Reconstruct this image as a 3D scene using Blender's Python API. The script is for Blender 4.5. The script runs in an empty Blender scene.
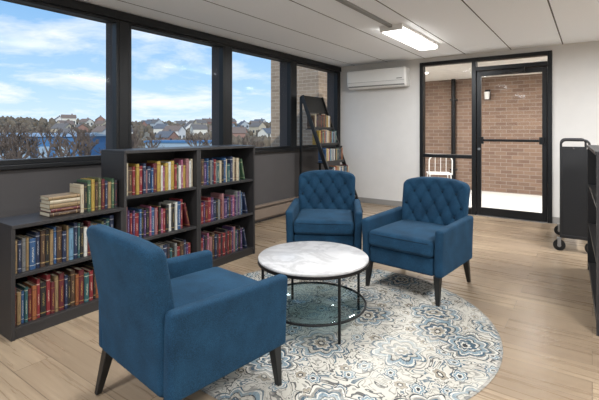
import bpy, bmesh, math, random
from mathutils import Vector, Matrix, noise as mnoise
random.seed(7)
scn = bpy.context.scene
COL = scn.collection
try:
    scn.view_settings.view_transform = 'Standard'
except Exception as e:
    print(e)

# ------------------------------------------------------------------ helpers
def lin(h):
    h = h.lstrip('#')
    out = []
    for i in (0, 2, 4):
        c = int(h[i:i+2], 16) / 255
        out.append(c / 12.92 if c <= 0.04045 else ((c + 0.055) / 1.055) ** 2.4)
    return (*out, 1.0)

class NT:
    def __init__(s, tree): s.t = tree
    def node(s, ty, **kw):
        n = s.t.nodes.new(ty)
        for k, v in kw.items(): setattr(n, k, v)
        return n
    def put(s, sock, v):
        if isinstance(v, bpy.types.NodeSocket): s.t.links.new(v, sock)
        else: sock.default_value = v
    def m(s, op, a, b=0.0, c=0.0, clamp=False):
        n = s.node('ShaderNodeMath', operation=op, use_clamp=clamp)
        s.put(n.inputs[0], a); s.put(n.inputs[1], b); s.put(n.inputs[2], c)
        return n.outputs[0]
    def vm(s, op, a, b=(0, 0, 0), out=0):
        n = s.node('ShaderNodeVectorMath', operation=op)
        s.put(n.inputs[0], a); s.put(n.inputs[1], b)
        return n.outputs[out]
    def mix(s, f, a, b):
        n = s.node('ShaderNodeMix', data_type='RGBA')
        s.put(n.inputs[0], f); s.put(n.inputs[6], a); s.put(n.inputs[7], b)
        return n.outputs[2]
    def obj(s): return s.node('ShaderNodeTexCoord').outputs['Object']
    def sep(s, v):
        n = s.node('ShaderNodeSeparateXYZ'); s.put(n.inputs[0], v); return n.outputs
    def comb(s, x, y, z=0.0):
        n = s.node('ShaderNodeCombineXYZ')
        s.put(n.inputs[0], x); s.put(n.inputs[1], y); s.put(n.inputs[2], z)
        return n.outputs[0]
    def noise(s, v, scale, detail=3.0, rough=0.5, dist=0.0):
        n = s.node('ShaderNodeTexNoise')
        s.put(n.inputs['Vector'], v); n.inputs['Scale'].default_value = scale
        n.inputs['Detail'].default_value = detail; n.inputs['Roughness'].default_value = rough
        n.inputs['Distortion'].default_value = dist
        return n.outputs[0]
    def ramp(s, f, stops, interp='LINEAR'):
        n = s.node('ShaderNodeValToRGB'); s.put(n.inputs[0], f)
        n.color_ramp.interpolation = interp
        e = n.color_ramp.elements
        while len(e) < len(stops): e.new(0.5)
        for i, (p, c) in enumerate(stops):
            e[i].position = p; e[i].color = c
        return n.outputs[0]

def newmat(name):
    m = bpy.data.materials.new(name); m.use_nodes = True
    nt = NT(m.node_tree); b = m.node_tree.nodes['Principled BSDF']
    return m, nt, b

def M(name, col, rough=0.5, metal=0.0, nscale=8.0, namt=0.08, bscale=0.0, bstr=0.0, stretch=None):
    m, nt, b = newmat(name)
    c = lin(col) if isinstance(col, str) else col
    o = nt.obj()
    if stretch: o = nt.vm('MULTIPLY', o, stretch)
    n = nt.noise(o, nscale, 4)
    d = tuple(x * (1 - namt * 2) for x in c[:3]) + (1,)
    l = tuple(min(1, x * (1 + namt * 2)) for x in c[:3]) + (1,)
    nt.put(b.inputs['Base Color'], nt.mix(n, d, l))
    b.inputs['Roughness'].default_value = rough
    b.inputs['Metallic'].default_value = metal
    if bstr:
        bn = nt.node('ShaderNodeBump'); bn.inputs['Strength'].default_value = bstr
        bn.inputs['Distance'].default_value = 0.002
        nt.put(bn.inputs['Height'], nt.noise(o, bscale, 3)); nt.put(b.inputs['Normal'], bn.outputs[0])
    return m

class MB:
    """mesh accumulator"""
    def __init__(s): s.v = []; s.f = []; s.mi = []; s.sm = []
    def add(s, vs, fs, mi=0, smooth=False):
        o = len(s.v); s.v += [tuple(v) for v in vs]
        for f in fs:
            s.f.append([o + i for i in f]); s.mi.append(mi); s.sm.append(smooth)
        return s
    def box(s, lo, hi, mi=0):
        x0, y0, z0 = lo; x1, y1, z1 = hi
        vs = [(x0,y0,z0),(x1,y0,z0),(x1,y1,z0),(x0,y1,z0),(x0,y0,z1),(x1,y0,z1),(x1,y1,z1),(x0,y1,z1)]
        fs = [(0,3,2,1),(4,5,6,7),(0,1,5,4),(1,2,6,5),(2,3,7,6),(3,0,4,7)]
        return s.add(vs, fs, mi)
    def beam(s, p0, p1, w, h, mi=0, up=(0,0,1)):
        p0 = Vector(p0); p1 = Vector(p1); d = (p1-p0).normalized()
        a = d.cross(Vector(up)).normalized(); b = a.cross(d).normalized()
        vs = []
        for p in (p0, p1):
            for sx, sy in ((-1,-1),(1,-1),(1,1),(-1,1)):
                vs.append(p + a*sx*w/2 + b*sy*h/2)
        return s.add(vs, [(0,1,2,3),(7,6,5,4),(0,4,5,1),(1,5,6,2),(2,6,7,3),(3,7,4,0)], mi)
    def cyl(s, p0, p1, r0, r1=None, n=16, mi=0, caps=True, smooth=True):
        if r1 is None: r1 = r0
        p0 = Vector(p0); p1 = Vector(p1); d = (p1-p0).normalized()
        up = Vector((0,0,1)) if abs(d.z) < 0.9 else Vector((1,0,0))
        a = d.cross(up).normalized(); b = a.cross(d).normalized()
        vs = []
        for p, r in ((p0, r0), (p1, r1)):
            for i in range(n):
                t = 2*math.pi*i/n; vs.append(p + (a*math.cos(t) + b*math.sin(t))*r)
        s.add(vs, [(i, n+i, n+(i+1) % n, (i+1) % n) for i in range(n)], mi, smooth)
        if caps:
            s.add(vs[:n], [tuple(range(n))], mi); s.add(vs[n:], [tuple(reversed(range(n)))], mi)
        return s
    def tubex(s, pts, r, side, n=10, mi=0, closed=False):
        """tube with a fixed side vector (planar path)"""
        pts = [Vector(p) for p in pts]; k = len(pts); vs = []; side = Vector(side).normalized()
        for i, p in enumerate(pts):
            if closed: d = pts[(i+1) % k] - pts[i-1]
            else: d = pts[min(i+1, k-1)] - pts[max(i-1, 0)]
            d.normalize(); b = side.cross(d).normalized()
            for j in range(n):
                t = 2*math.pi*j/n; vs.append(p + (side*math.cos(t)+b*math.sin(t))*r)
        fs = []
        for i in range(k if closed else k-1):
            for j in range(n):
                a0 = i*n+j; a1 = i*n+(j+1) % n; b0 = ((i+1) % k)*n+j; b1 = ((i+1) % k)*n+(j+1) % n
                fs.append((a0, a1, b1, b0))
        return s.add(vs, fs, mi, True)
    def lathe(s, prof, c=(0,0,0), n=48, mi=0, smooth=True):
        k = len(prof); vs = []
        for i in range(n):
            t = 2*math.pi*i/n
            for r, z in prof: vs.append((c[0]+r*math.cos(t), c[1]+r*math.sin(t), c[2]+z))
        fs = []
        for i in range(n):
            for j in range(k-1):
                fs.append((i*k+j, ((i+1) % n)*k+j, ((i+1) % n)*k+j+1, i*k+j+1))
        return s.add(vs, fs, mi, smooth)
    def soft(s, c, h, r, step=0.03, deform=None, mi=0):
        bm = bmesh.new()
        def lins(hh):
            k = max(2, int(math.ceil(2*hh/step)))
            pts = [-hh, -hh+r*0.15, -hh+r*0.4, -hh+r*0.7]
            inner = [-hh+r + (2*hh-2*r)*i/k for i in range(k+1)]
            return pts + inner + [-p for p in reversed(pts)]
        L = [lins(h[i]) for i in range(3)]
        for ax in range(3):
            u, w = [(1, 2), (2, 0), (0, 1)][ax]
            for sg in (-1, 1):
                g = []
                for a in L[u]:
                    row = []
                    for b in L[w]:
                        p = [0, 0, 0]; p[ax] = sg*h[ax]; p[u] = a; p[w] = b
                        p = Vector(p)
                        q = Vector([max(-(h[i]-r), min(h[i]-r, p[i])) for i in range(3)])
                        d = p-q
                        if d.length > 1e-9: p = q + d.normalized()*r
                        row.append(bm.verts.new(p))
                    g.append(row)
                for i in range(len(g)-1):
                    for j in range(len(g[0])-1):
                        f = [g[i][j], g[i+1][j], g[i+1][j+1], g[i][j+1]]
                        if sg < 0: f.reverse()
                        bm.faces.new(f)
        bmesh.ops.remove_doubles(bm, verts=bm.verts, dist=1e-5)
        bm.verts.index_update()
        vs = []
        for v in bm.verts:
            p = v.co.copy()
            if deform: p = deform(p)
            vs.append((p[0]+c[0], p[1]+c[1], p[2]+c[2]))
        fs = [[v.index for v in f.verts] for f in bm.faces]
        bm.free()
        return s.add(vs, fs, mi, True)
    def mesh(s, name, mats):
        me = bpy.data.meshes.new(name)
        me.from_pydata(s.v, [], s.f)
        for m in mats: me.materials.append(m)
        me.polygons.foreach_set('material_index', s.mi)
        me.polygons.foreach_set('use_smooth', s.sm)
        me.update()
        return me
    def build(s, name, mats, parent=None, loc=(0,0,0), rot=(0,0,0), bevel=0.0):
        if not isinstance(mats, (list, tuple)): mats = [mats]
        me = s.mesh(name, mats)
        o = bpy.data.objects.new(name, me); COL.objects.link(o)
        o.location = loc; o.rotation_euler = rot
        if parent: o.parent = parent
        if bevel:
            b = o.modifiers.new('bevel', 'BEVEL'); b.width = bevel; b.segments = 2
            b.limit_method = 'ANGLE'; b.angle_limit = math.radians(40)
        return o

def empty(name, loc=(0,0,0), rz=0.0):
    o = bpy.data.objects.new(name, None); COL.objects.link(o)
    o.location = loc; o.rotation_euler = (0, 0, rz); o.empty_display_size = 0.1
    return o
def tag(o, label, cat, group=None):
    o['label'] = label; o['category'] = cat
    if group: o['group'] = group
    return o
def struct(o, label=None, cat=None):
    o['kind'] = 'structure'
    if label: o['label'] = label
    if cat: o['category'] = cat
    return o
def copy_thing(src, loc, rz):
    n = src.copy(); COL.objects.link(n); n.location = loc; n.rotation_euler = (0, 0, rz)
    for ch in list(src.children):
        c = ch.copy(); COL.objects.link(c); c.parent = n
        for g in list(ch.children):
            gc = g.copy(); COL.objects.link(gc); gc.parent = c
    return n

# ------------------------------------------------------------------ materials
m_blackwood = M('espresso_wood', '#2a2828', 0.45, nscale=5, namt=0.15, stretch=(12, 1, 1))
m_frame = M('black_aluminium', '#141517', 0.4, 0.3, namt=0.05)
m_darkwall = M('charcoal_paint', '#454242', 0.75, namt=0.03, bscale=120, bstr=0.1)
m_wall = M('greige_paint', '#d3d0cc', 0.85, namt=0.02, bscale=150, bstr=0.08)
m_legblack = M('black_lacquer', '#141414', 0.35, namt=0.05)
m_metalblack = M('black_metal', '#1a1a1b', 0.4, 0.5, namt=0.05)
m_cart = M('black_powder_coat', '#1b1b1d', 0.55, 0.0, namt=0.08)
m_white = M('white_plastic', '#ecebe8', 0.4, namt=0.01)
m_grey = M('grey_plastic', '#8b8b88', 0.5, namt=0.02)
m_rubber = M('black_rubber', '#101010', 0.8, namt=0.05)
m_steel = M('brushed_steel', '#a8a8a8', 0.3, 0.9, namt=0.05)
m_heater = M('taupe_enamel', '#7a6c60', 0.5, namt=0.04)
m_base = M('vinyl_base', '#8c8985', 0.6, namt=0.04)

def fabric(name, col, dark):
    m, nt, b = newmat(name)
    o = nt.obj()
    n1 = nt.noise(o, 330, 2); n2 = nt.noise(o, 9, 4)
    f = nt.m('ADD', nt.m('MULTIPLY', nt.m('SUBTRACT', n1, 0.5), 1.8), nt.m('MULTIPLY', n2, 0.9), clamp=True)
    c = nt.mix(f, lin(dark), lin(col))
    nt.put(b.inputs['Base Color'], c)
    b.inputs['Roughness'].default_value = 0.9
    b.inputs['Specular IOR Level'].default_value = 0.2
    b.inputs['Sheen Weight'].default_value = 0.07
    b.inputs['Sheen Roughness'].default_value = 0.5
    b.inputs['Sheen Tint'].default_value = lin('#6f9cb8')
    bn = nt.node('ShaderNodeBump'); bn.inputs['Strength'].default_value = 0.4; bn.inputs['Distance'].default_value = 0.001
    nt.put(bn.inputs['Height'], n1); nt.put(b.inputs['Normal'], bn.outputs[0])
    return m
m_blue = fabric('blue_upholstery', '#204661', '#0d2335')
m_welt = fabric('blue_welt', '#132e42', '#091a27')

def glassmat(name, tint=(1,1,1,1), refl=0.05):
    m = bpy.data.materials.new(name); m.use_nodes = True
    t = m.node_tree; t.nodes.clear(); nt = NT(t)
    out = nt.node('ShaderNodeOutputMaterial'); mx = nt.node('ShaderNodeMixShader')
    tr = nt.node('ShaderNodeBsdfTransparent'); tr.inputs[0].default_value = tint
    gl = nt.node('ShaderNodeBsdfGlossy'); gl.inputs['Roughness'].default_value = 0.05
    mx.inputs[0].default_value = refl
    t.links.new(tr.outputs[0], mx.inputs[1]); t.links.new(gl.outputs[0], mx.inputs[2]); t.links.new(mx.outputs[0], out.inputs[0])
    return m
m_glass = glassmat('window_glass', refl=0.002)
m_tglass = glassmat('table_glass', (0.70, 0.80, 0.83, 1), 0.10)

def emis(name, col, st):
    m, nt, b = newmat(name)
    b.inputs['Base Color'].default_value = lin(col)
    b.inputs['Emission Color'].default_value = lin(col); b.inputs['Emission Strength'].default_value = st
    n = nt.noise(nt.obj(), 30, 1)
    nt.put(b.inputs['Roughness'], n)
    return m
m_diff = emis('lit_diffuser', '#fffdf8', 8.0)

def floor_mat():
    m, nt, b = newmat('oak_plank_floor')
    o = nt.obj()
    br = nt.node('ShaderNodeTexBrick'); nt.put(br.inputs['Vector'], o)
    br.inputs['Scale'].default_value = 1.0; br.offset = 0.37
    br.inputs['Brick Width'].default_value = 1.22; br.inputs['Row Height'].default_value = 0.18
    br.inputs['Mortar Size'].default_value = 0.0018; br.inputs['Mortar Smooth'].default_value = 0.3
    br.inputs['Color1'].default_value = (0.0, 0, 0, 1); br.inputs['Color2'].default_value = (1, 1, 1, 1)
    br.inputs['Mortar'].default_value = (0.5, 0.5, 0.5, 1)
    tone = nt.mix(br.outputs['Color'], lin('#8a7763'), lin('#ae997f'))
    s = nt.sep(o)
    jit = nt.m('MULTIPLY', br.outputs['Color'], 7.0)
    g = nt.noise(nt.comb(nt.m('ADD', nt.m('MULTIPLY', s[0], 0.7), jit), nt.m('MULTIPLY', s[1], 16.0), jit), 1.6, 6, 0.6, 0.7)
    g = nt.m('MULTIPLY', nt.m('SUBTRACT', g, 0.34), 2.8, clamp=True)
    c = nt.mix(nt.m('MULTIPLY', nt.m('SUBTRACT', 1.0, g), 0.62), tone, lin('#6d5946'))
    big = nt.noise(o, 1.2, 2)
    c = nt.mix(nt.m('MULTIPLY', big, 0.2), c, lin('#b5a58d'))
    c = nt.mix(nt.m('MULTIPLY', br.outputs['Fac'], 0.8), c, lin('#463a30'))
    nt.put(b.inputs['Base Color'], c)
    nt.put(b.inputs['Roughness'], nt.m('ADD', 0.25, nt.m('MULTIPLY', g, 0.10)))
    return m
m_floor = floor_mat()

def ceil_mat():
    m, nt, b = newmat('ceiling_panel')
    o = nt.obj(); s = nt.sep(o)
    u = nt.m('DIVIDE', nt.m('ADD', s[0], 100*0.62+0.32), 0.62)
    fr = nt.m('FRACT', u)
    e = nt.m('ABSOLUTE', nt.m('SUBTRACT', fr, 0.5))
    line = nt.m('GREATER_THAN', e, 0.489)
    n = nt.noise(o, 60, 3)
    c = nt.mix(n, lin('#f0f4f8'), lin('#f5f8fc'))
    c = nt.mix(line, c, lin('#5c5a58'))
    nt.put(b.inputs['Base Color'], c); b.inputs['Roughness'].default_value = 0.9
    return m
m_ceil = ceil_mat()

def brick_mat(name, c1, c2, mortar, w=0.21, h=0.075):
    m, nt, b = newmat(name)
    s = nt.sep(nt.obj())
    v = nt.comb(nt.m('ADD', s[0], s[1]), s[2])
    br = nt.node('ShaderNodeTexBrick'); nt.put(br.inputs['Vector'], v)
    br.inputs['Scale'].default_value = 1; br.inputs['Brick Width'].default_value = w; br.inputs['Row Height'].default_value = h
    br.inputs['Mortar Size'].default_value = 0.006
    br.inputs['Color1'].default_value = lin(c1); br.inputs['Color2'].default_value = lin(c2); br.inputs['Mortar'].default_value = lin(mortar)
    n = nt.noise(v, 6, 4)
    c = nt.mix(nt.m('MULTIPLY', n, 0.35), br.outputs['Color'], lin(mortar))
    nt.put(b.inputs['Base Color'], c); b.inputs['Roughness'].default_value = 0.9
    bn = nt.node('ShaderNodeBump'); bn.inputs['Strength'].default_value = 0.5; bn.inputs['Distance'].default_value = 0.005; bn.invert = True
    nt.put(bn.inputs['Height'], br.outputs['Fac']); nt.put(b.inputs['Normal'], bn.outputs[0])
    return m
m_brick = brick_mat('brown_brick', '#6e5446', '#876c5a', '#93867a')
m_brick2 = brick_mat('tan_brick', '#82715f', '#978673', '#a89e90')

def marble_mat():
    m, nt, b = newmat('white_marble')
    o = nt.obj()
    w = nt.noise(o, 3.0, 6, 0.6, 1.6)
    v = nt.m('ABSOLUTE', nt.m('SUBTRACT', w, 0.5))
    v = nt.m('SUBTRACT', 1.0, nt.m('MULTIPLY', v, 12.0, clamp=True), clamp=True)
    soft = nt.m('MULTIPLY', nt.m('SUBTRACT', nt.noise(o, 4, 4, 0.6), 0.35), 2.2, clamp=True)
    c = nt.mix(nt.m('MULTIPLY', soft, 0.9), lin('#c4c3c3'), lin('#acabab'))
    c = nt.mix(nt.m('MULTIPLY', v, 0.5), c, lin('#858484'))
    nt.put(b.inputs['Base Color'], c); b.inputs['Roughness'].default_value = 0.3
    return m
m_marble = marble_mat()

def rug_mat():
    m, nt, b = newmat('floral_rug')
    o = nt.obj(); s = nt.sep(o)
    p = nt.comb(s[0], s[1], 0.0)
    def warp(scale, amt, src):
        nz = nt.node('ShaderNodeTexNoise'); nt.put(nz.inputs['Vector'], src); nz.inputs['Scale'].default_value = scale
        nz.inputs['Detail'].default_value = 1.0
        wv = nt.vm('SUBTRACT', nz.outputs['Color'], (0.5, 0.5, 0.5))
        sc = nt.node('ShaderNodeVectorMath', operation='SCALE'); nt.put(sc.inputs[0], wv); sc.inputs['Scale'].default_value = amt
        return nt.vm('ADD', src, sc.outputs[0])
    pw = warp(12, 0.030, warp(4, 0.10, p))
    def flowers(scale, size, petals, rnd, amp, src):
        vo = nt.node('ShaderNodeTexVoronoi', voronoi_dimensions='2D', feature='F1')
        nt.put(vo.inputs['Vector'], src); vo.inputs['Scale'].default_value = scale; vo.inputs['Randomness'].default_value = rnd
        d = nt.vm('SUBTRACT', src, vo.outputs['Position']); ds = nt.sep(d)
        r = nt.vm('LENGTH', nt.comb(ds[0], ds[1], 0.0), out=1)
        th = nt.m('ARCTAN2', ds[1], ds[0])
        k = nt.m('SUBTRACT', 1.0+amp, nt.m('MULTIPLY', nt.m('ABSOLUTE', nt.m('COSINE', nt.m('MULTIPLY', th, petals/2))), amp))
        return nt.m('DIVIDE', nt.m('MULTIPLY', r, k), size), nt.sep(vo.outputs['Color'])[0]
    cream = lin('#c4c0b6'); cream2 = lin('#ada89d'); slate = lin('#3c5261'); pale = lin('#74868f'); char = lin('#34373b'); grey = lin('#7d7b76'); beige = lin('#92897a')
    f1, c1 = flowers(2.4, 0.225, 8.0, 0.6, 0.35, pw)
    f2, c2 = flowers(7.0, 0.066, 6.0, 0.9, 0.4, pw)
    n = nt.noise(p, 3.0, 4)
    bg = nt.mix(n, cream, cream2)
    nv = nt.noise(p, 5.5, 2.0, 0.5, 2.2)
    v1 = nt.m('LESS_THAN', nt.m('ABSOLUTE', nt.m('SUBTRACT', nv, 0.5)), 0.018)
    v2 = nt.m('LESS_THAN', nt.m('ABSOLUTE', nt.m('SUBTRACT', nv, 0.60)), 0.018)
    v3 = nt.m('LESS_THAN', nt.m('ABSOLUTE', nt.m('SUBTRACT', nv, 0.40)), 0.016)
    c = nt.mix(nt.m('MULTIPLY', v1, 0.85), bg, char)
    c = nt.mix(nt.m('MULTIPLY', v2, 0.85), c, slate)
    c = nt.mix(nt.m('MULTIPLY', v3, 0.8), c, grey)
    fl2 = nt.ramp(f2, [(0.0, char), (0.18, cream), (0.30, pale), (0.50, cream), (0.58, slate), (0.70, cream)], 'CONSTANT')
    fl2b = nt.ramp(f2, [(0.0, cream), (0.15, char), (0.28, beige), (0.50, grey), (0.58, cream), (0.70, cream)], 'CONSTANT')
    c = nt.mix(nt.m('LESS_THAN', f2, 0.70), c, nt.mix(nt.m('GREATER_THAN', c2, 0.5), fl2, fl2b))
    petA = nt.ramp(f1, [(0.0, char), (0.08, cream), (0.13, slate), (0.23, cream), (0.28, char), (0.32, pale), (0.44, cream), (0.49, slate), (0.57, grey), (0.64, cream), (0.72, char), (0.76, cream2)], 'CONSTANT')
    petB = nt.ramp(f1, [(0.0, cream), (0.06, char), (0.12, beige), (0.21, cream), (0.26, slate), (0.35, char), (0.38, cream2), (0.49, char), (0.53, pale), (0.64, cream), (0.70, slate), (0.75, cream2)], 'CONSTANT')
    fl1 = nt.mix(nt.m('GREATER_THAN', c1, 0.5), petA, petB)
    vv = nt.m('ADD', nt.m('ADD', v1, v2, clamp=True), v3, clamp=True)
    c = nt.mix(nt.m('MULTIPLY', nt.m('LESS_THAN', f1, 0.80), nt.m('SUBTRACT', 1.0, nt.m('MULTIPLY', vv, 0.6))), c, fl1)
    fd = nt.noise(p, 34, 6, 0.75)
    fd2 = nt.noise(p, 2.6, 3)
    fade = nt.m('MULTIPLY', nt.m('ADD', nt.m('SUBTRACT', fd, 0.49), nt.m('MULTIPLY', nt.m('SUBTRACT', fd2, 0.5), 1.8)), 3.5, clamp=True)
    c = nt.mix(nt.m('MULTIPLY', fade, 0.5), c, cream)
    rr = nt.vm('LENGTH', p, out=1)
    ring = nt.m('GREATER_THAN', rr, 1.037)
    c = nt.mix(nt.m('MULTIPLY', ring, 0.5), c, lin('#7e7b76'))
    nt.put(b.inputs['Base Color'], c); b.inputs['Roughness'].default_value = 0.95
    b.inputs['Specular IOR Level'].default_value = 0.15
    bn = nt.node('ShaderNodeBump'); bn.inputs['Strength'].default_value = 0.5; bn.inputs['Distance'].default_value = 0.002
    nt.put(bn.inputs['Height'], nt.noise(o, 300, 2)); nt.put(b.inputs['Normal'], bn.outputs[0])
    return m
m_rug = rug_mat()

# ------------------------------------------------------------------ camera
H = 1.245
cam_d = bpy.data.cameras.new('camera'); cam = bpy.data.objects.new('camera', cam_d); COL.objects.link(cam)
cam_d.sensor_width = 36; cam_d.lens = 415/599*36; cam_d.shift_y = -69/599; cam_d.clip_end = 2000
cam.location = (0, 0, H); cam.rotation_euler = (math.radians(90), 0, math.radians(35.2))
scn.camera = cam

# ------------------------------------------------------------------ room shell
WX, BY, CH = -3.72, 6.54, 2.40
RX, RY = 3.3, -3.0
struct(MB().box((WX-0.25, RY, -0.15), (RX, BY+0.2, 0)).build('floor', m_floor))
struct(MB().box((WX-0.25, RY, CH), (RX, BY+0.2, CH+0.15)).build('ceiling', m_ceil))
struct(MB().box((RX, RY, 0), (RX+0.15, BY+0.2, CH)).build('wall_right', m_wall))
ends = [6.37-1.4*i for i in range(7)]
PW = 1.19
ZS, ZT = 0.98, 2.31
def op(e): return (e-PW-0.02, e+0.085)
w = MB()
w.box((WX-0.22, RY, 0), (WX, BY, ZS)); w.box((WX-0.22, RY, ZT), (WX, BY, CH))
prev = BY
for e in ends:
    w.box((WX-0.22, op(e)[1], ZS), (WX, prev, ZT)); prev = op(e)[0]
w.box((WX-0.22, RY, ZS), (WX, prev, ZT))
struct(w.build('wall_left', m_darkwall))
for i, e in enumerate(ends):
    y0, y1 = op(e); f = MB(); t = 0.028
    xa, xb = WX-0.06, WX+0.012
    f.box((xa, y0, ZS), (xb, y0+t, ZT)); f.box((xa, y1-t, ZS), (xb, y1, ZT))
    f.box((xa, y0+t, ZS), (xb, y1-t, ZS+0.04)); f.box((xa, y0+t, ZT-t), (xb, y1-t, ZT))
    wo = struct(f.build('window_%d' % (i+1), m_frame, bevel=0.004), 'black aluminium fixed window in the charcoal wall', 'window')
    MB().box((WX-0.045, y0+t, ZS+0.04), (WX-0.039, y1-t, ZT-t)).build('glass', m_glass, parent=wo)
struct(MB().box((WX, RY, ZT), (WX+0.03, BY, CH-0.01)).build('trim_1', m_frame, bevel=0.004))
struct(MB().box((WX, RY, ZS-0.035), (WX+0.05, BY, ZS)).build('trim_2', m_frame, bevel=0.004))
t3 = MB(); prev = BY
for e in ends:
    t3.box((WX, op(e)[1]+0.003, ZS+0.001), (WX+0.012, prev-0.003, ZT-0.001)); prev = op(e)[0]
struct(t3.build('trim_3', m_frame))
EX0, EX1, EZ = -2.25, -0.44, 2.33
b = MB()
b.box((WX-0.22, BY, 0), (EX0, BY+0.2, CH)); b.box((EX1, BY, 0), (RX, BY+0.2, CH)); b.box((EX0, BY, EZ), (EX1, BY+0.2, CH))
struct(b.build('wall_back', m_wall))
struct(MB().box((WX+0.07, BY-0.012, 0), (EX0, BY, 0.09)).box((EX1, BY-0.012, 0), (RX, BY, 0.09)).build('baseboard_back', m_base, bevel=0.003))
fr = MB(); ya, yb = BY-0.03, BY+0.09
DX0, DX1 = -1.40, -0.50
fr.box((EX0, ya, 0), (EX0+0.055, yb, EZ)); fr.box((EX1-0.055, ya, 0), (EX1, yb, EZ))
fr.box((EX0+0.055, ya, EZ-0.055), (EX1-0.055, yb, EZ)); fr.box((DX0-0.065, ya, 0), (DX0-0.004, yb, EZ-0.055))
fr.box((DX0-0.004, ya, 2.13), (EX1-0.055, yb, 2.19))
fr.box((EX0+0.055, ya, 0.0), (DX0-0.065, yb, 0.09)); fr.box((EX0+0.055, ya, 0.83), (DX0-0.065, yb, 0.885))
fro = struct(fr.build('window_8', m_frame, bevel=0.004), 'black aluminium entrance frame with sidelight and transom', 'window')
MB().box((EX0+0.055, BY+0.03, 0.09), (DX0-0.065, BY+0.036, 0.83)).build('sidelight_glass', m_glass, parent=fro)
MB().box((EX0+0.055, BY+0.03, 0.885), (DX0-0.065, BY+0.036, EZ-0.055)).build('sidelight_glass', m_glass, parent=fro)
MB().box((DX0-0.004, BY+0.03, 2.19), (EX1-0.055, BY+0.036, EZ-0.055)).build('transom_glass', m_glass, parent=fro)
dr = MB(); da, db = BY+0.0, BY+0.045
x0, x1 = DX0, DX1; zt = 2.125
dr.box((x0, da, 0.01), (x0+0.06, db, zt)); dr.box((x1-0.06, da, 0.01), (x1, db, zt))
dr.box((x0+0.06, da, zt-0.07), (x1-0.06, db, zt)); dr.box((x0+0.06, da, 0.01), (x1-0.06, db, 0.12))
door = struct(dr.build('door_1', m_frame, bevel=0.004), 'black aluminium glazed exit door with push bar', 'door')
MB().box((x0+0.06, BY+0.02, 0.12), (x1-0.06, BY+0.026, zt-0.07)).build('door_glass', m_glass, parent=door)
pb = MB(); pb.box((x0+0.03, da-0.05, 1.06), (x0+0.10, da, 1.16)); pb.box((x1-0.09, da-0.05, 1.06), (x1-0.03, da, 1.16))
pb.soft(((x0+x1)/2, da-0.045, 1.11), (0.36, 0.014, 0.018), 0.008, 0.2)
pb.build('push_bar', m_metalblack, parent=door)
MB().box((x0+0.35, da-0.06, zt-0.06), (x0+0.64, da-0.001, zt-0.005)).beam((x0+0.45, da-0.07, zt-0.02), (x0+0.78, da-0.02, zt+0.02), 0.02, 0.012).build('door_closer', m_metalblack, parent=door, bevel=0.003)
MB().cyl((x0+0.035, da-0.02, 0.98), (x0+0.035, da, 0.98), 0.018).build('door_lock', m_steel, parent=door)
struct(MB().box((EX0, BY-0.03, 0.0), (EX1, BY+0.2, 0.008)).build('trim_4', m_steel))
hm = MB()
hm.box((WX+0.001, -2.5, 0.03), (WX+0.02, 6.45, 0.24)); hm.box((WX+0.02, -2.5, 0.215), (WX+0.065, 6.45, 0.24))
hm.box((WX+0.055, -2.5, 0.06), (WX+0.068, 6.45, 0.19)); hm.box((WX+0.02, -2.5, 0.0), (WX+0.05, -2.45, 0.2)); hm.box((WX+0.001, 6.43, 0.0), (WX+0.07, 6.46, 0.245))
heat = tag(hm.build('baseboard_heater', m_heater, bevel=0.003), 'long taupe metal baseboard heater below the windows', 'heater')
MB().box((WX+0.021, -2.4, 0.10), (WX+0.05, 6.40, 0.16)).build('heating_fins', m_grey, parent=heat)

# ------------------------------------------------------------------ ceiling lights
def fixture(loc, lab):
    e = empty('ceiling_light', loc)
    b = MB(); b.box((-0.13, -0.64, -0.03), (0.13, 0.64, 0)); b.box((-0.13, -0.64, -0.065), (0.13, -0.625, -0.03)); b.box((-0.13, 0.625, -0.065), (0.13, 0.64, -0.03))
    b.build('housing', m_white, parent=e, bevel=0.004)
    d = MB(); d.soft((0, 0, -0.05), (0.115, 0.62, 0.022), 0.018, 0.3); d.build('diffuser', m_diff, parent=e)
    tag(e, lab, 'ceiling light', 'fluorescent ceiling lights')
    return e
fixlocs = [(-1.79, 4.90, CH), (-1.79, 1.9, CH), (0.9, 1.6, CH), (0.9, 4.6, CH), (-1.79, -1.2, CH), (0.9, -1.2, CH)]  # first fixture is in view; the others are unseen, added as interior fill
for i, L in enumerate(fixlocs):
    fixture(L, 'lit rectangular fluorescent fixture with white diffuser on the ceiling, unseen ones added as fill')
    ld = bpy.data.lights.new('fixture_light', 'AREA'); ld.shape = 'RECTANGLE'; ld.size = 0.24; ld.size_y = 1.2
    ld.energy = [44, 33, 82, 98, 88, 88][i]; ld.color = (0.94, 0.97, 1.0)
    lo = bpy.data.objects.new('fixture_light', ld); COL.objects.link(lo); lo.location = (L[0], L[1], CH-0.085)
for ya_, yb_ in ((-0.5, 1.2), (2.58, 4.25)):
    tag(MB().box((-1.81, ya_, CH-0.03), (-1.77, yb_, CH)).build('cable_raceway', m_grey, bevel=0.003), 'slim grey raceway along the ceiling feeding the light', 'cable raceway')

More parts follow.
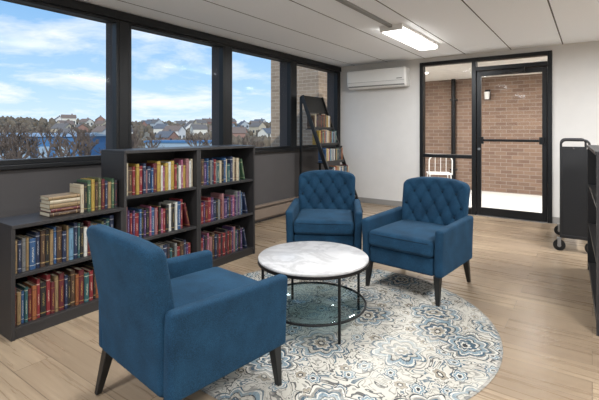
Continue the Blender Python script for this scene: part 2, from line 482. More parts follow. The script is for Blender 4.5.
# ------------------------------------------------------------------ air conditioner
ac = empty('air_conditioner', (-2.94, BY, 1.96))
def acdef(p):
    if p.y < 0 and p.z < 0: p.y += 0.05*(-p.z/0.15)**2
    return p
MB().soft((0, -0.110, 0.155), (0.53, 0.11, 0.155), 0.035, 0.05, acdef).build('body', m_white, parent=ac)
MB().beam((-0.50, -0.165, 0.022), (0.50, -0.165, 0.022), 0.085, 0.008, up=(0, 0.5, 1)).build('louver', m_grey, parent=ac)
MB().box((-0.505, -0.2215, 0.10), (0.505, -0.219, 0.104)).build('panel_seam', m_grey, parent=ac)
MB().box((0.38, -0.2235, 0.125), (0.47, -0.2195, 0.14)).build('display', m_grey, parent=ac)
g = MB()
for i in range(8): g.box((-0.48, -0.19+i*0.02, 0.3095), (0.48, -0.182+i*0.02, 0.312))
g.build('intake_grille', m_grey, parent=ac)
tag(ac, 'white wall-mounted mini-split air conditioner near the ceiling', 'air conditioner')

# ------------------------------------------------------------------ armchair
def make_chair():
    e = empty('armchair')
    MB().soft((0, 0.015, 0.265), (0.262, 0.305, 0.065), 0.02, 0.06).build('seat_base', m_blue, parent=e)
    def cush(p):
        k = (1-(p.x/0.264)**2)*(1-(p.y/0.3)**2)
        if p.z > 0: p.z += 0.026*max(0, k)
        return p
    cu = MB().soft((0, 0.050, 0.394), (0.264, 0.30, 0.062), 0.036, 0.03, cush).build('seat_cushion', m_blue, parent=e)
    for zz_ in (0.353, 0.433):
        pts = [(-0.247, 0.337, zz_), (-0.23, 0.3465, zz_), (0.0, 0.3495, zz_), (0.23, 0.3465, zz_), (0.247, 0.337, zz_)]
        MB().tubex(pts, 0.0035, (0, 0, 1), 8).build('piping', m_welt, parent=cu)
    for sg in (-1, 1):
        def arm(p, sg=sg):
            t = max(0, (p.z+0.175)/0.35)
            p.x += sg*0.010*t*t
            p.z += -0.008*t*(p.y/0.33)
            p.y += 0.006*t if p.y > 0 else 0
            return p
        MB().soft((sg*0.297, 0.010, 0.372), (0.032, 0.318, 0.174), 0.024, 0.05, arm).build('armrest', m_blue, parent=e)
    HX, HY, HZ = 0.288, 0.050, 0.305
    AX, AZ = 0.124, 0.185
    zc = 0.10
    def tt(z): return max(0.0, min(1.0, (z+HZ)/(2*HZ)))
    def surf(x, z):
        t = tt(z)
        return -0.125*t**1.5 + 0.052*(x/HX)**2*t
    def back(p):
        x, y, z = p
        t = tt(z)
        y0_ = y
        if y < 0: y = y*(1-0.22*t)
        if y0_ > HY*0.4:
            wx = min(1, max(0, (0.270-abs(x))/0.035)); wz = min(1, max(0, (HZ-0.018-z)/0.035))*min(1, max(0, (z+0.14)/0.05))
            wgt = wx*wz
            pp = x/AX+(z-zc)/AZ; qq = x/AX-(z-zc)/AZ
            sp, sq = abs(math.sin(math.pi*pp)), abs(math.sin(math.pi*qq))
            puff = (sp*sq)**0.42
            dimp = math.exp(-((1-abs(math.cos(math.pi*pp)))+(1-abs(math.cos(math.pi*qq))))*6)
            y += wgt*(0.025*puff-0.020-0.016*dimp)
        X = x*(0.96+0.055*t)
        Z = z+t*(0.022*(1-(x/HX)**2) - 0.026*abs(x/HX)**5)
        return Vector((X, y+surf(x, z), Z))
    bk = MB().soft((0, -0.268, 0.505), (HX, HY, HZ), 0.034, 0.010, back).build('backrest', m_blue, parent=e)
    for j in (-1, 0, 1, 2):
        z = zc+j*AZ/2
        if z > HZ-0.03: continue
        xs = [i*AX for i in (-2, -1, 0, 1, 2)] if j % 2 == 0 else [(i+0.5)*AX for i in (-2, -1, 0, 1)]
        for x in xs:
            if abs(x) > 0.255: continue
            q = back(Vector((x, HY, z)))
            MB().lathe([(0.0, 0.011), (0.009, 0.010), (0.015, 0.005), (0.016, 0.0), (0.010, -0.004)], n=12).build('tuft_button', m_welt, parent=bk, loc=(q.x, -0.268+q.y+0.002, 0.505+q.z), rot=(math.radians(-100), 0, 0))
    for sx in (-1, 1):
        for sy in (-1, 1):
            a = Vector((sx*0.280, 0.285 if sy > 0 else -0.27, 0.205)); bb = a+Vector((sx*0.010, 0.018 if sy > 0 else -0.05, -0.205))
            l = MB(); vs = []
            for p, r in ((a, 0.024), (bb, 0.013)):
                for ux, uy in ((-1,-1),(1,-1),(1,1),(-1,1)): vs.append((p.x+ux*r, p.y+uy*r, p.z))
            l.add(vs, [(3,2,1,0),(4,5,6,7),(0,1,5,4),(1,2,6,5),(2,3,7,6),(3,0,4,7)])
            lo = l.build('leg', m_legblack, parent=e, bevel=0.003)
            bmm = bmesh.new(); bmm.from_mesh(lo.data); bmesh.ops.recalc_face_normals(bmm, faces=bmm.faces); bmm.to_mesh(lo.data); bmm.free()
    return e
chA = make_chair()
chA.location = (-1.58, 1.335, 0.006); chA.rotation_euler = (0, 0, math.radians(-7))
tag(chA, 'blue upholstered armchair seen from behind, beside the round coffee table', 'armchair', 'blue tufted armchairs')
chB = copy_thing(chA, (-2.07, 3.36, 0.006), math.radians(-151))
chB['label'] = 'blue button-tufted armchair facing the room, near the window bookcases'
chC = copy_thing(chA, (-1.15, 3.30, 0.006), math.radians(174))
chC['label'] = 'blue button-tufted armchair on the rug edge facing the coffee table'

# ------------------------------------------------------------------ rug + table
rug = MB().lathe([(0.0, 0.0), (1.05, 0.0), (1.052, 0.003), (1.048, 0.0055), (0.0, 0.0055)], n=160, smooth=False).build('rug', m_rug, loc=(-1.449, 2.403, 0))
tag(rug, 'round cream rug with faded blue and charcoal floral pattern', 'rug')
TX, TY = -1.505, 2.29
tb = empty('coffee_table', (TX, TY, 0.0055), math.radians(35.2))
ZTT = 0.418; RT = 0.362
MB().lathe([(0, ZTT-0.018), (RT-.003, ZTT-0.018), (RT, ZTT-0.014), (RT, ZTT-0.004), (RT-.004, ZTT), (0, ZTT)], n=96).build('tabletop', m_marble, parent=tb)
def ringpts(r, z, n=64): return [(r*math.cos(2*math.pi*i/n), r*math.sin(2*math.pi*i/n), z) for i in range(n)]
fr = MB(); fr.lathe([(RT-.02, ZTT-0.034), (RT+.003, ZTT-0.034), (RT+.003, ZTT-0.0185), (RT-.02, ZTT-0.0185), (RT-.02, ZTT-0.034)], n=96, smooth=False)
fr.tubex(ringpts(RT-.02, 0.115), 0.008, (0, 0, 1), closed=True)
fr.build('frame', m_metalblack, parent=tb)
for k in range(4):
    a = math.radians(-66+90*k); x, y = (RT-.012)*math.cos(a), (RT-.012)*math.sin(a)
    MB().cyl((x, y, 0), (x, y, ZTT-0.03), 0.009, n=12).build('leg', m_metalblack, parent=tb)
MB().lathe([(0, 0.117), (RT-.03, 0.117), (RT-.03, 0.124), (0, 0.124)], n=96).build('glass_shelf', m_tglass, parent=tb)
tag(tb, 'round marble-top coffee table with black metal legs and glass shelf', 'coffee table')

# ------------------------------------------------------------------ bookcases
def bookcase(name, w, h, rows, d=0.31, label='', t=0.022):
    e = empty(name)
    b = MB(); b.box((-d, 0, 0), (0, t, h-t)); b.box((-d, w-t, 0), (0, w, h-t)); b.box((-d, 0, h-t), (0.006, w, h))
    b.box((-d, t, rows[0]-t), (-0.005, w-t, rows[0])); b.box((-0.02, t, 0), (-0.008, w-t, rows[0]-t)); b.box((-d, t, rows[0]), (-d+0.006, w-t, h-t))
    b.build('case_body', m_blackwood, parent=e, bevel=0.0015)
    for z in rows[1:]:
        MB().box((-d+0.007, t+0.0005, z-t), (-0.006, w-t-0.0005, z)).build('shelf', m_blackwood, parent=e, bevel=0.0015)
    tag(e, label, 'bookcase')
    return e
FX = -2.80
low = bookcase('bookcase', 0.72, 0.685, [0.07, 0.385], label='low black-brown wood bookcase with two rows of books')
low.location = (FX, 1.02, 0)
tl = bookcase('bookcase', 0.708, 1.10, [0.07, 0.42, 0.76], label='tall black-brown three-shelf bookcase beside the low bookcase')
tl.location = (FX, 1.742, 0)
tl2 = bookcase('bookcase', 0.735, 1.10, [0.07, 0.42, 0.76], label='tall black-brown three-shelf bookcase near the tufted armchair')
tl2.location = (FX, 2.452, 0)
rb = bookcase('bookcase', 1.45, 1.12, [0.07, 0.42, 0.77], label='black bookcase by the greige wall next to the book cart')
rb.location = (-0.035, 4.55, 0); rb.rotation_euler = (0, 0, math.radians(180+2.2))

# ------------------------------------------------------------------ books
m_pages = M('book_pages', '#a79d88', 0.9, namt=0.05, nscale=60, stretch=(1, 40, 1))
def covermat(i, col, acc):
    m, nt, b = newmat('book_cover_%d' % i)
    o = nt.obj(); s = nt.sep(o); z = s[2]; y = s[1]
    def band(lo, hi): return nt.m('MULTIPLY', nt.m('GREATER_THAN', z, lo), nt.m('LESS_THAN', z, hi))
    r = random.Random(i)
    l0 = r.uniform(0.06, 0.14); h0 = r.uniform(0.80, 0.90)
    bands = nt.m('ADD', band(l0, l0+r.uniform(0.01, 0.03)), band(h0, h0+r.uniform(0.01, 0.03)))
    n = nt.noise(nt.comb(nt.m('MULTIPLY', y, 3.0), 0.0, nt.m('MULTIPLY', z, 40.0)), 1.3, 1)
    a0 = r.uniform(0.22, 0.4); a1 = r.uniform(0.6, 0.76)
    txt = nt.m('MULTIPLY', nt.m('GREATER_THAN', n, 0.50), nt.m('MULTIPLY', band(a0, a1), nt.m('LESS_THAN', nt.m('ABSOLUTE', y), 0.15)))
    f = nt.m('ADD', nt.m('MULTIPLY', bands, 0.6), nt.m('MULTIPLY', txt, 0.55), clamp=True)
    base = nt.mix(nt.noise(o, 6, 2), lin(col), tuple(x*0.7 for x in lin(col)[:3])+(1,))
    nt.put(b.inputs['Base Color'], nt.mix(f, base, lin(acc)))
    b.inputs['Roughness'].default_value = 0.5
    return m
palette = {
 'cream': ('#b0a48c', '#7a3b2a'), 'tan': ('#87704f', '#2c241c'), 'white': ('#c0bdb4', '#24456b'), 'red': ('#762227', '#c8bca4'),
 'crimson': ('#541a21', '#b09048'), 'navy': ('#1b2640', '#b0b0b0'), 'blue': ('#284a70', '#cdc8b8'), 'sky': ('#5f8298', '#1f2a3a'),
 'teal': ('#285052', '#ccc4aa'), 'green': ('#38513a', '#c0b88c'), 'olive': ('#545638', '#c0b89c'), 'black': ('#19181a', '#a08a50'),
 'charcoal': ('#2a2a2f', '#943834'), 'orange': ('#88502e', '#1c1c1c'), 'yellow': ('#9c843c', '#6a1c1c'), 'pink': ('#8c5066', '#d0c8b8'),
 'purple': ('#442f56', '#c0b0c8'), 'brown': ('#443022', '#ac9266'), 'rose': ('#8c6262', '#4a1a24'), 'grey': ('#70706e', '#1c1c1c'),
}
def book_mesh(name, mat):
    b = MB()
    b.box((-1, -0.5, 0), (-0.05, -0.42, 1)); b.box((-1, 0.42, 0), (-0.05, 0.5, 1))
    prof = [(-0.05, -0.5), (-0.018, -0.42), (0.0, -0.2), (0.004, 0.0), (0.0, 0.2), (-0.018, 0.42), (-0.05, 0.5)]
    vs = [(x, y, 0) for x, y in prof]+[(x, y, 1) for x, y in prof]
    k = len(prof)
    b.add(vs, [(i, i+1, k+i+1, k+i) for i in range(k-1)]+[tuple(reversed(range(k))), tuple(range(k, 2*k)), (0, k, 2*k-1, k-1)])
    b.box((-0.975, -0.42, 0.02), (-0.05, 0.42, 0.98), 1)
    return b.mesh(name, [mat, m_pages])
meshes = {k: book_mesh('book_'+k, covermat(i, *v)) for i, (k, v) in enumerate(palette.items())}
names = {'sky': 'pale blue', 'crimson': 'dark crimson'}
NB = [0]
def add_book(key, loc, depth, th, h, group, where, rz=0.0, rx=0.0, ry=0.0):
    o = bpy.data.objects.new('book', meshes[key]); COL.objects.link(o)
    o.scale = (depth, th, h); o.location = loc; o.rotation_euler = (rx, ry, rz)
    size = 'thick' if th > 0.033 else ('slim' if th < 0.018 else '')
    st = (size+' '+names.get(key, key)+' book '+where).strip()
    tag(o, st, 'book', group); NB[0] += 1
    return o
def row(case, w, z, keys, group, where, fill=1.0, hr=(0.19, 0.25), tr=(0.014, 0.036), d=0.15, t=0.022, setback=0.035):
    cz = case.rotation_euler[2]; Mx = Matrix.Translation(case.location) @ Matrix.Rotation(cz, 4, 'Z')
    y = t+0.004; lim = t+(w-2*t)*fill-0.004; last = None
    while True:
        th = random.uniform(*tr)
        if y+th > lim: break
        h = random.uniform(*hr); k = random.choice([q for q in keys if q != last]); last = k
        p = Mx @ Vector((-setback-random.uniform(0, 0.012), y+th/2, z+0.0005))
        add_book(k, p, d*random.uniform(0.9, 1.1), th, h, group, where, rz=cz)
        y += th+0.0012
    if fill < 0.95 and cz == 0:
        th = 0.022; h = 0.21; a = math.radians(13)
        p = Mx @ Vector((-setback, y+math.sin(a)*h+th/2*math.cos(a)+0.002, z+0.0035))
        add_book(random.choice(keys), p, d, th, h, group, 'leaning at the end of a shelf row', rx=a)
K1 = ['cream','tan','blue','white','teal','brown','sky','charcoal','grey','navy','olive','navy','teal','crimson','tan','blue','black']
K2 = ['crimson','black','red','orange','navy','blue','brown','charcoal','red','purple','tan','teal','navy','black','crimson']
K3 = ['red','white','pink','yellow','black','cream','red','rose','blue','green','navy','crimson','tan','black','brown','crimson']
K4 = ['red','crimson','white','purple','pink','red','black','rose','purple','blue','crimson','navy']
K5 = ['black','navy','purple','charcoal','brown','red','teal','grey','blue']
K6 = ['teal','grey','purple','blue','green','black','red','cream','navy','brown']
row(low, 0.72, 0.385, K1, 'books on the low bookcase upper shelf', 'on the upper shelf of the low bookcase', hr=(0.19, 0.25))
row(low, 0.72, 0.07, K2, 'books on the low bookcase bottom shelf', 'on the bottom shelf of the low bookcase', hr=(0.19, 0.255))
row(tl, 0.708, 0.76, K3, 'books on a tall bookcase top shelf', 'on the top shelf of a tall bookcase', hr=(0.17, 0.25))
row(tl, 0.708, 0.42, K4, 'books on a tall bookcase middle shelf', 'on the middle shelf of a tall bookcase', fill=0.87, hr=(0.19, 0.255))
row(tl, 0.708, 0.07, K5, 'books on a tall bookcase bottom shelf', 'on the bottom shelf of a tall bookcase', hr=(0.2, 0.25))
row(tl2, 0.735, 0.76, K6, 'books on the end bookcase top shelf', 'on the top shelf of the end bookcase', fill=0.8, hr=(0.17, 0.24))
row(tl2, 0.735, 0.42, K5+K4, 'books on the end bookcase middle shelf', 'on the middle shelf of the end bookcase', fill=0.85, hr=(0.17, 0.24))
row(tl2, 0.735, 0.07, K5+K4, 'books on the end bookcase bottom shelf', 'on the bottom shelf of the end bookcase', fill=0.87, hr=(0.2, 0.25))
row(rb, 1.45, 0.42, K5, 'books on the bookcase by the wall', 'on the bookcase by the greige wall', tr=(0.05, 0.06), setback=0.06)
zt = 0.6855; y = 1.457
for k, th, h in [('cream', .026, .19), ('black', .02, .2), ('green', .026, .215), ('yellow', .026, .22), ('brown', .022, .2), ('olive', .022, .225), ('crimson', .026, .215), ('navy', .02, .2), ('tan', .026, .19), ('green', .022, .21), ('charcoal', .024, .2)]:
    add_book(k, (-2.86, y+th/2, zt), 0.15, th, h, 'books on top of the low bookcase', 'standing on top of the low bookcase'); y += th+0.0012
zz = zt+0.0005
for k, th, d in [('brown', .028, .155), ('crimson', .022, .16), ('tan', .03, .15), ('cream', .025, .14), ('tan', .022, .13)]:
    add_book(k, (-2.86, 1.453, zz+th/2), d, th, 0.195+random.uniform(-.01, .005), 'books stacked on the low bookcase', 'lying in a stack on the low bookcase', rx=math.radians(90))
    zz += th+0.0008

# ------------------------------------------------------------------ leaning display rack in the corner
rk = empty('display_rack', (0, 0, 0))
RY0, RY1 = 5.13, 5.70
xt, xb_, zt_ = -3.58, -2.86, 1.78
def railx(z): return xb_+(xt-xb_)*z/zt_
for yy in (RY0, RY1-0.025):
    b = MB(); b.beam((xb_, yy+0.0125, 0.0), (xt, yy+0.0125, zt_), 0.025, 0.06)
    b.box((-3.62, yy, 0.0), (-3.58, yy+0.025, zt_-0.02))
    b.build('side_frame', m_legblack, parent=rk, bevel=0.002)
zs = [0.24, 0.51, 0.78, 1.04, 1.28]
for z in zs:
    xf = railx(z)+0.02
    b = MB(); b.box((xf-0.17, RY0+0.026, z-0.014), (xf, RY1-0.026, z)); b.box((xf-0.01, RY0+0.026, z), (xf, RY1-0.026, z+0.025))
    b.build('shelf', m_legblack, parent=rk, bevel=0.002)
MB().beam((railx(1.52)-0.005, (RY0+RY1)/2, 1.52), (railx(1.78)-0.005, (RY0+RY1)/2, 1.78), RY1-RY0-0.055, 0.02, up=(1, 0, 0)).build('header_board', m_legblack, parent=rk, bevel=0.002)
tag(rk, 'black leaning book display rack in the window corner', 'display rack')
for z in zs:
    xf = railx(z)+0.006; y = RY0+0.03
    while y < RY1-0.05:
        th = random.uniform(0.022, 0.04); h = random.uniform(0.195, 0.22)
        if y+th > RY1-0.03: break
        add_book(random.choice(K1+K2+['white', 'yellow', 'cream', 'orange']), (xf, y+th/2, z+0.0005), 0.13, th, h, 'books on the corner display rack', 'on the black corner display rack'); y += th+0.0012
print('BOOKS', NB[0])

# ------------------------------------------------------------------ book cart
ct = empty('book_cart', (-0.145, 5.12, 0), math.radians(3))
hw = 0.122
def arch(y, hw, z0, z1, r, n=6):
    pts = [(-hw, y, z0)]
    for i in range(n+1):
        a = math.pi-math.pi/2*i/n; pts.append((-hw+r+r*math.cos(a), y, z1-r+r*math.sin(a)))
    for i in range(n+1):
        a = math.pi/2-math.pi/2*i/n; pts.append((hw-r+r*math.cos(a), y, z1-r+r*math.sin(a)))
    pts.append((hw, y, z0)); return pts
for yy in (0.0, 0.75):
    pf = MB(); pf.tubex(arch(yy, hw, 0.14, 1.15, 0.045), 0.012, (0, 1, 0)); pf.build('end_frame', m_cart, parent=ct)
    MB().box((-hw+0.011, yy-0.006, 0.166), (hw-0.011, yy+0.006, 1.06)).build('end_panel', m_cart, parent=ct)
    MB().box((-hw-0.012, yy-0.014, 0.135), (hw+0.012, yy+0.014, 0.165)).build('foot_rail', m_cart, parent=ct, bevel=0.003)
for z in (0.22, 0.55, 0.86):
    MB().box((-hw+0.002, 0.008, z), (hw-0.002, 0.742, z+0.02)).box((-hw+0.002, 0.008, z+0.02), (-hw+0.01, 0.742, z+0.06)).build('shelf', m_cart, parent=ct, bevel=0.002)
MB().box((-0.005, 0.008, 0.241), (0.005, 0.742, 0.549)).box((-0.005, 0.008, 0.571), (0.005, 0.742, 0.859)).box((-0.005, 0.008, 0.881), (0.005, 0.742, 1.05)).build('divider', m_cart, parent=ct)
for sx in (-1, 1):
    for yy in (0.0, 0.75):
        cx = sx*(hw+0.015)
        # wheel seen side-on from the end of the cart
        c = MB(); c.cyl((cx, yy-0.016, 0.056), (cx, yy+0.016, 0.056), 0.056, n=24, mi=0)
        c.box((cx-0.016, yy-0.024, 0.05), (cx+0.016, yy-0.019, 0.125), 1).box((cx-0.016, yy+0.019, 0.05), (cx+0.016, yy+0.024, 0.125), 1).box((cx-0.022, yy-0.026, 0.12), (cx+0.022, yy+0.026, 0.134), 1)
        c.cyl((cx, yy-0.027, 0.056), (cx, yy+0.027, 0.056), 0.018, n=16, mi=1)
        c.build('caster', [m_rubber, m_steel], parent=ct)
tag(ct, 'black metal library book cart on casters beside the wall', 'book cart')

# ------------------------------------------------------------------ outside
m_conc = M('pale_concrete', '#e0deda', 0.9, namt=0.05, bscale=30, bstr=0.3)
struct(MB().box((-3.6, BY+0.2, -0.2), (3.0, 9.3, -0.01)).build('patio_slab', m_conc), 'pale concrete landing outside the glazed door', 'patio')
struct(MB().box((-4.6, 9.3, -5), (4.0, 9.6, 5)).build('wall_exterior', m_brick), 'brown brick exterior wall beyond the door', 'wall')
struct(MB().box((-5.86, 7.2, -5), (-4.6, 12, 6)).build('wall_wing', m_brick2), 'tan brick wing of the building outside the windows', 'wall')
m_soff = M('soffit_paint', '#e4e0d8', 0.8)
struct(MB().box((-3.9, BY+0.21, 2.36), (3.0, 9.29, 2.5)).build('trim_5', m_soff), 'painted soffit above the landing', 'soffit')
for xx in (-2.6, -0.6, 1.4):  # invented lights, added to brighten the covered landing and brick
    e = empty('soffit_fill_light', (xx, 7.7, 2.36))
    MB().lathe([(0.0, -0.03), (0.11, -0.03), (0.13, -0.02), (0.14, 0.0), (0.0, 0.0)], n=32).build('housing', m_white, parent=e)
    MB().lathe([(0.0, -0.036), (0.09, -0.036), (0.1, -0.031)], n=32).build('lens', m_diff, parent=e)
    tag(e, 'round white fill light added under the walkway soffit', 'ceiling light', 'added soffit fill lights')
    ld = bpy.data.lights.new('soffit_fill_lamp', 'AREA'); ld.shape = 'DISK'; ld.size = 0.2; ld.energy = 50; ld.color = (1, 0.98, 0.95)
    lo = bpy.data.objects.new('soffit_fill_lamp', ld); COL.objects.link(lo); lo.location = (xx, 7.7, 2.30)
dp = MB().cyl((-2.44, 9.20, -0.01), (-2.44, 9.20, 2.36), 0.045).box((-2.5, 9.15, 1.9), (-2.38, 9.298, 1.93)).box((-2.5, 9.15, 0.4), (-2.38, 9.298, 0.43))
tag(dp.build('downspout', m_metalblack), 'dark round downspout on the brick wall outside', 'downspout')
ln = empty('wall_lantern', (-1.77, 9.3, 1.9))
MB().box((-0.05, -0.03, 0.0), (0.05, 0, 0.2)).box((-0.02, -0.1, 0.15), (0.02, -0.03, 0.17)).build('bracket', m_metalblack, parent=ln)
MB().cyl((0, -0.1, 0), (0, -0.1, 0.15), 0.045, 0.055).build('lamp_shade', m_white, parent=ln)
tag(ln, 'small white wall lantern on the exterior brick', 'wall lamp')
oc = empty('patio_chair', (-2.45, 8.2, -0.01), math.radians(25))
MB().soft((0, 0, 0.43), (0.22, 0.21, 0.012), 0.01, 0.1).build('seat', m_white, parent=oc)
ab = MB(); ab.tubex([(-0.21, -0.2, 0.42)]+[(-0.21*math.cos(t*math.pi/8), -0.22, 0.70+0.1*math.sin(t*math.pi/8)) for t in range(0, 9)]+[(0.21, -0.2, 0.42)], 0.012, (0, 1, 0))
for xx in (-0.1, 0, 0.1): ab.cyl((xx, -0.21, 0.43), (xx, -0.22, 0.77), 0.006)
ab.build('backrest', m_white, parent=oc)
for sx in (-1, 1):
    for sy in (-1, 1): MB().cyl((sx*0.19, sy*0.18, 0.425), (sx*0.22, sy*0.21, 0), 0.011).build('leg', m_white, parent=oc)
tag(oc, 'small white metal outdoor chair on the landing', 'chair')

def sstep(a, b, x):
    t = max(0, min(1, (x-a)/(b-a))); return t*t*(3-2*t)
def terr(x, y):
    R = math.hypot(x, y)
    return -5.2+11.0*sstep(95, 330, R)+4.0*sstep(120, 320, R)*mnoise.noise(Vector((x*0.010, y*0.010, 0.3)))
m_terr, nt, bb = newmat('winter_ground')
nn = nt.noise(nt.obj(), 0.06, 6, 0.7)
nt.put(bb.inputs['Base Color'], nt.ramp(nn, [(0.3, lin('#6d6859')), (0.5, lin('#837d6b')), (0.62, lin('#96928a')), (0.75, lin('#686258'))])); bb.inputs['Roughness'].default_value = 1  # hill tones lightened so the colour itself carries distance haze
g = MB(); vs = []; nx, ny = 60, 60
for i in range(nx+1):
    for j in range(ny+1):
        x = -6.5-430*(i/nx)**1.3; y = -200+620*j/ny
        vs.append((x, y, terr(x, y)))
g.add(vs, [(i*(ny+1)+j, (i*(ny+1)+j+1), (i+1)*(ny+1)+j+1, (i+1)*(ny+1)+j) for i in range(nx) for j in range(ny)], 0, True)
struct(g.build('ground', m_terr), 'brown winter terrain rising to a low wooded hill', 'ground')

F = Vector((-0.576, 0.817)); Rr = Vector((0.817, 0.576))
def cw(d, l): return F*d+Rr*l
m_bluem = M('blue_cladding', '#40709e', 0.6, namt=0.08, stretch=(6, 6, 0.1)); m_lroof = M('pale_roof', '#8fa6b8', 0.6, namt=0.05)
m_dkwin = M('dark_pane', '#3d464e', 0.2, namt=0.1)
wh = empty('warehouse', (*cw(92, -76), -5.2), math.radians(35.2))
MB().box((-27, 0, 0), (27, 14, 5.2)).build('walls', m_bluem, parent=wh)
MB().add([(-27.5,-0.5,5.2),(27.5,-0.5,5.2),(27.5,14.5,5.2),(-27.5,14.5,5.2),(-27.5,7,6.0),(27.5,7,6.0)], [(0,1,5,4),(3,4,5,2),(0,4,3),(1,2,5),(0,3,2,1)]).build('roof', m_lroof, parent=wh)
wb = MB()
for i in range(12): wb.box((-25+i*4.3, -0.08, 0.3), (-22.5+i*4.3, 0.001, 3.0))
wb.build('loading_doors', m_lroof, parent=wh)
tag(wh, 'long blue clad warehouse with pale metal roof outside', 'building')
wh2 = empty('warehouse', (*cw(104, -30), terr(*cw(104, -30))), math.radians(30))
MB().box((-9, 0, 0), (9, 9, 3.4)).build('walls', m_lroof, parent=wh2)
MB().box((-9.3, -0.3, 3.4), (9.3, 9.3, 3.9)).box((-9.05, -0.05, 0), (9.05, 0, 1.4)).build('roof', m_bluem, parent=wh2)
tag(wh2, 'low flat commercial building with blue trim outside', 'building')

m_roofs = [M('roof_shingle', c, 0.9) for c in ('#6f6c69', '#7a6d64', '#656b72')]  # house roof and siding colours mixed paler to paint in haze
m_sid = [M('house_siding', c, 0.8) for c in ('#dcdcd9', '#bfb5a0', '#a8b2b8', '#95766b', '#d8d6cb')]
def house(i, d, l, w, dd, h, rz):
    p = cw(d, l); e = empty('house', (p.x, p.y, terr(p.x, p.y)-0.4), rz)
    MB().box((-w/2, -dd/2, 0), (w/2, dd/2, h)).add([(-w/2,-dd/2,h),(-w/2,dd/2,h),(-w/2,0,h+dd*0.38)], [(0,1,2)]).add([(w/2,-dd/2,h),(w/2,dd/2,h),(w/2,0,h+dd*0.38)], [(0,1,2)]).build('walls', m_sid[i % 5], parent=e)
    a = dd/2+0.3; r = MB(); zr = h+dd*0.38
    r.add([(-w/2-.3,-a,h-.2),(w/2+.3,-a,h-.2),(w/2+.3,0,zr+.1),(-w/2-.3,0,zr+.1),(-w/2-.3,a,h-.2),(w/2+.3,a,h-.2)], [(0,1,2,3),(3,2,5,4)])
    r.box((w*0.2, -0.3, zr-1), (w*0.2+0.6, 0.3, zr+0.7)); r.build('roof', m_roofs[i % 3], parent=e)
    wn = MB()
    for k in range(3):
        wn.box((-w/2+0.6+k*(w-2.2)/2, -dd/2-0.05, 1.0), (-w/2+1.6+k*(w-2.2)/2, -dd/2, 2.3))
    for k in (-1, 1): wn.box((w/2, k*dd/4-0.5, 1.0), (w/2+0.05, k*dd/4+0.5, 2.3))
    wn.build('house_windows', m_dkwin, parent=e)
    tag(e, ['white', 'tan', 'pale grey', 'red-brown', 'cream'][i % 5]+' gabled house on the hillside outside', 'house', 'hillside houses')
hr_ = random.Random(11); hs = []
while len(hs) < 48:
    d = hr_.uniform(145, 300); l = d*hr_.uniform(-0.58, -0.02)
    if all((cw(d, l)-cw(a, b_)).length > 14 for a, b_, _ in hs): hs.append((d, l, hr_.uniform(5.5, 7.5)))
for i, (d, l, w) in enumerate(hs):
    house(i, d, l, w, 5.2, random.choice([2.8, 3.2, 4.2]), math.radians(35+random.uniform(-60, 60)))

m_bark = M('grey_bark', '#64584f', 0.95, namt=0.15)
def tree_mesh(seed):
    r = random.Random(seed); b = MB()
    def br(p, d, L, rad, lvl):
        q = p+d*L
        b.cyl(p, q, rad, rad*0.6, n=5, caps=False)
        if lvl == 0: return
        for k in range(3 if lvl > 1 else 4):
            nd = (d+Vector((r.uniform(-1,1), r.uniform(-1,1), r.uniform(-0.2, 0.7)))*0.75).normalized()
            br(p+d*L*r.uniform(0.55, 1.0), nd, L*r.uniform(0.55, 0.8), rad*0.64, lvl-1)
    br(Vector((0,0,0)), Vector((0,0,1)), 2.4, 0.19, 5)
    return b.mesh('bare_tree', [m_bark])
tms = [tree_mesh(s) for s in (1, 2, 3)]
for i, (d, l, s) in enumerate([(30,-18,1.05),(33,-22.5,1.1),(37,-25.5,1.2),(40,-20.5,1.15),(44,-31,1.3),(34,-28.5,1.05),(35,-16,0.95),(50,-26,1.25),(44,-16,0.9),(60,-22,1.1),(66,-15,1.0),(70,-28,1.2),(75,-9,1.0),(62,-6,0.9),(76,-19,1.1),(40,-35.5,1.15),(49,-20,1.1),(30,-12,0.75),(36,-10.5,0.8),(46,-11,0.9),(54,-8,0.9),(58,-33,1.2),(66,-40,1.3)]):
    p = cw(d, l); o = bpy.data.objects.new('bare_tree', tms[i % 3]); COL.objects.link(o)
    o.location = (p.x, p.y, terr(p.x, p.y)-0.05); o.scale = (s, s, s); o.rotation_euler = (0, 0, i*1.3)
    tag(o, 'leafless winter tree with spreading grey branches', 'tree', 'bare trees outside')
wd = MB(); rr = random.Random(5)
ico = bmesh.new(); bmesh.ops.create_icosphere(ico, subdivisions=1, radius=1.0); ico.verts.index_update()
iv = [v.co.copy() for v in ico.verts]; ifc = [[v.index for v in f.verts] for f in ico.faces]; ico.free()
hp = [cw(d, l) for d, l, w in hs]+[cw(104, -30)]
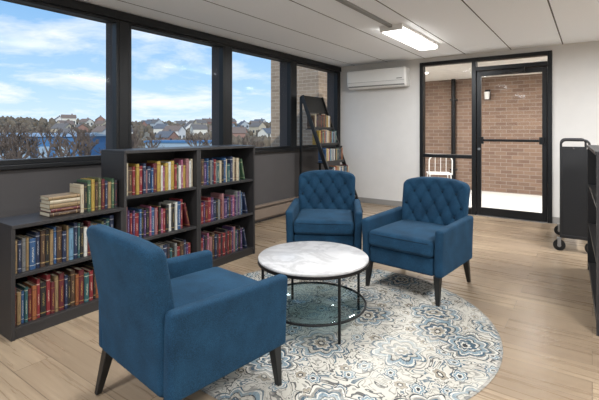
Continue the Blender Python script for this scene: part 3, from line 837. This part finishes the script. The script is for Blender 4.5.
for k in range(1700):
    d = rr.uniform(130, 340); l = rr.uniform(-0.75, 0.0)*d
    p = cw(d, l); s = rr.uniform(0.9, 2.0)
    if min((p-q).length for q in hp) < 8: continue
    wd.add([(p.x+v.x*s*(1+rr.uniform(-.25,.25)), p.y+v.y*s, terr(p.x, p.y)+s*0.5+v.z*s*(1.2+rr.uniform(-.3,.5))) for v in iv], ifc)
m_wood = M('winter_woodland', '#696052', 1.0, namt=0.3, nscale=0.4)
o = wd.build('woodland', m_wood); o['kind'] = 'stuff'; tag(o, 'distant brown winter woodland on the hill', 'trees')

# ------------------------------------------------------------------ light
sd = bpy.data.lights.new('sun', 'SUN'); sd.energy = 2.8; sd.angle = math.radians(1.0); sd.color = (1, 0.95, 0.88)
so = bpy.data.objects.new('sun', sd); COL.objects.link(so)
so.rotation_euler = Vector((-0.62, 0.58, -0.52)).to_track_quat('-Z', 'Y').to_euler(); so.location = (10, -5, 20)

wld = bpy.data.worlds.new('world'); scn.world = wld; wld.use_nodes = True
t = wld.node_tree; t.nodes.clear(); nt = NT(t)
out = nt.node('ShaderNodeOutputWorld'); bg = nt.node('ShaderNodeBackground')
gen = nt.node('ShaderNodeTexCoord').outputs['Generated']
s = nt.sep(gen); z = s[2]
sky = nt.ramp(z, [(0.0, lin('#cbdfef')), (0.10, lin('#a6cae9')), (0.30, lin('#70a5d9')), (1.0, lin('#3a78c2'))])
zz = nt.m('ADD', nt.m('MAXIMUM', z, 0.0), 0.16)
cv = nt.comb(nt.m('DIVIDE', s[0], zz), nt.m('DIVIDE', s[1], zz), 0.0)
cl = nt.noise(cv, 1.25, 8, 0.62, 0.3)
cf = nt.m('MULTIPLY', nt.m('SUBTRACT', cl, 0.455), 5.0, clamp=True)
c = nt.mix(nt.m('MULTIPLY', cf, 0.92), sky, lin('#e8ecf1'))
gr = nt.m('LESS_THAN', z, -0.01)
c = nt.mix(gr, c, lin('#9a958a'))
nt.put(bg.inputs[0], c); bg.inputs[1].default_value = 1.3
t.links.new(bg.outputs[0], out.inputs[0])
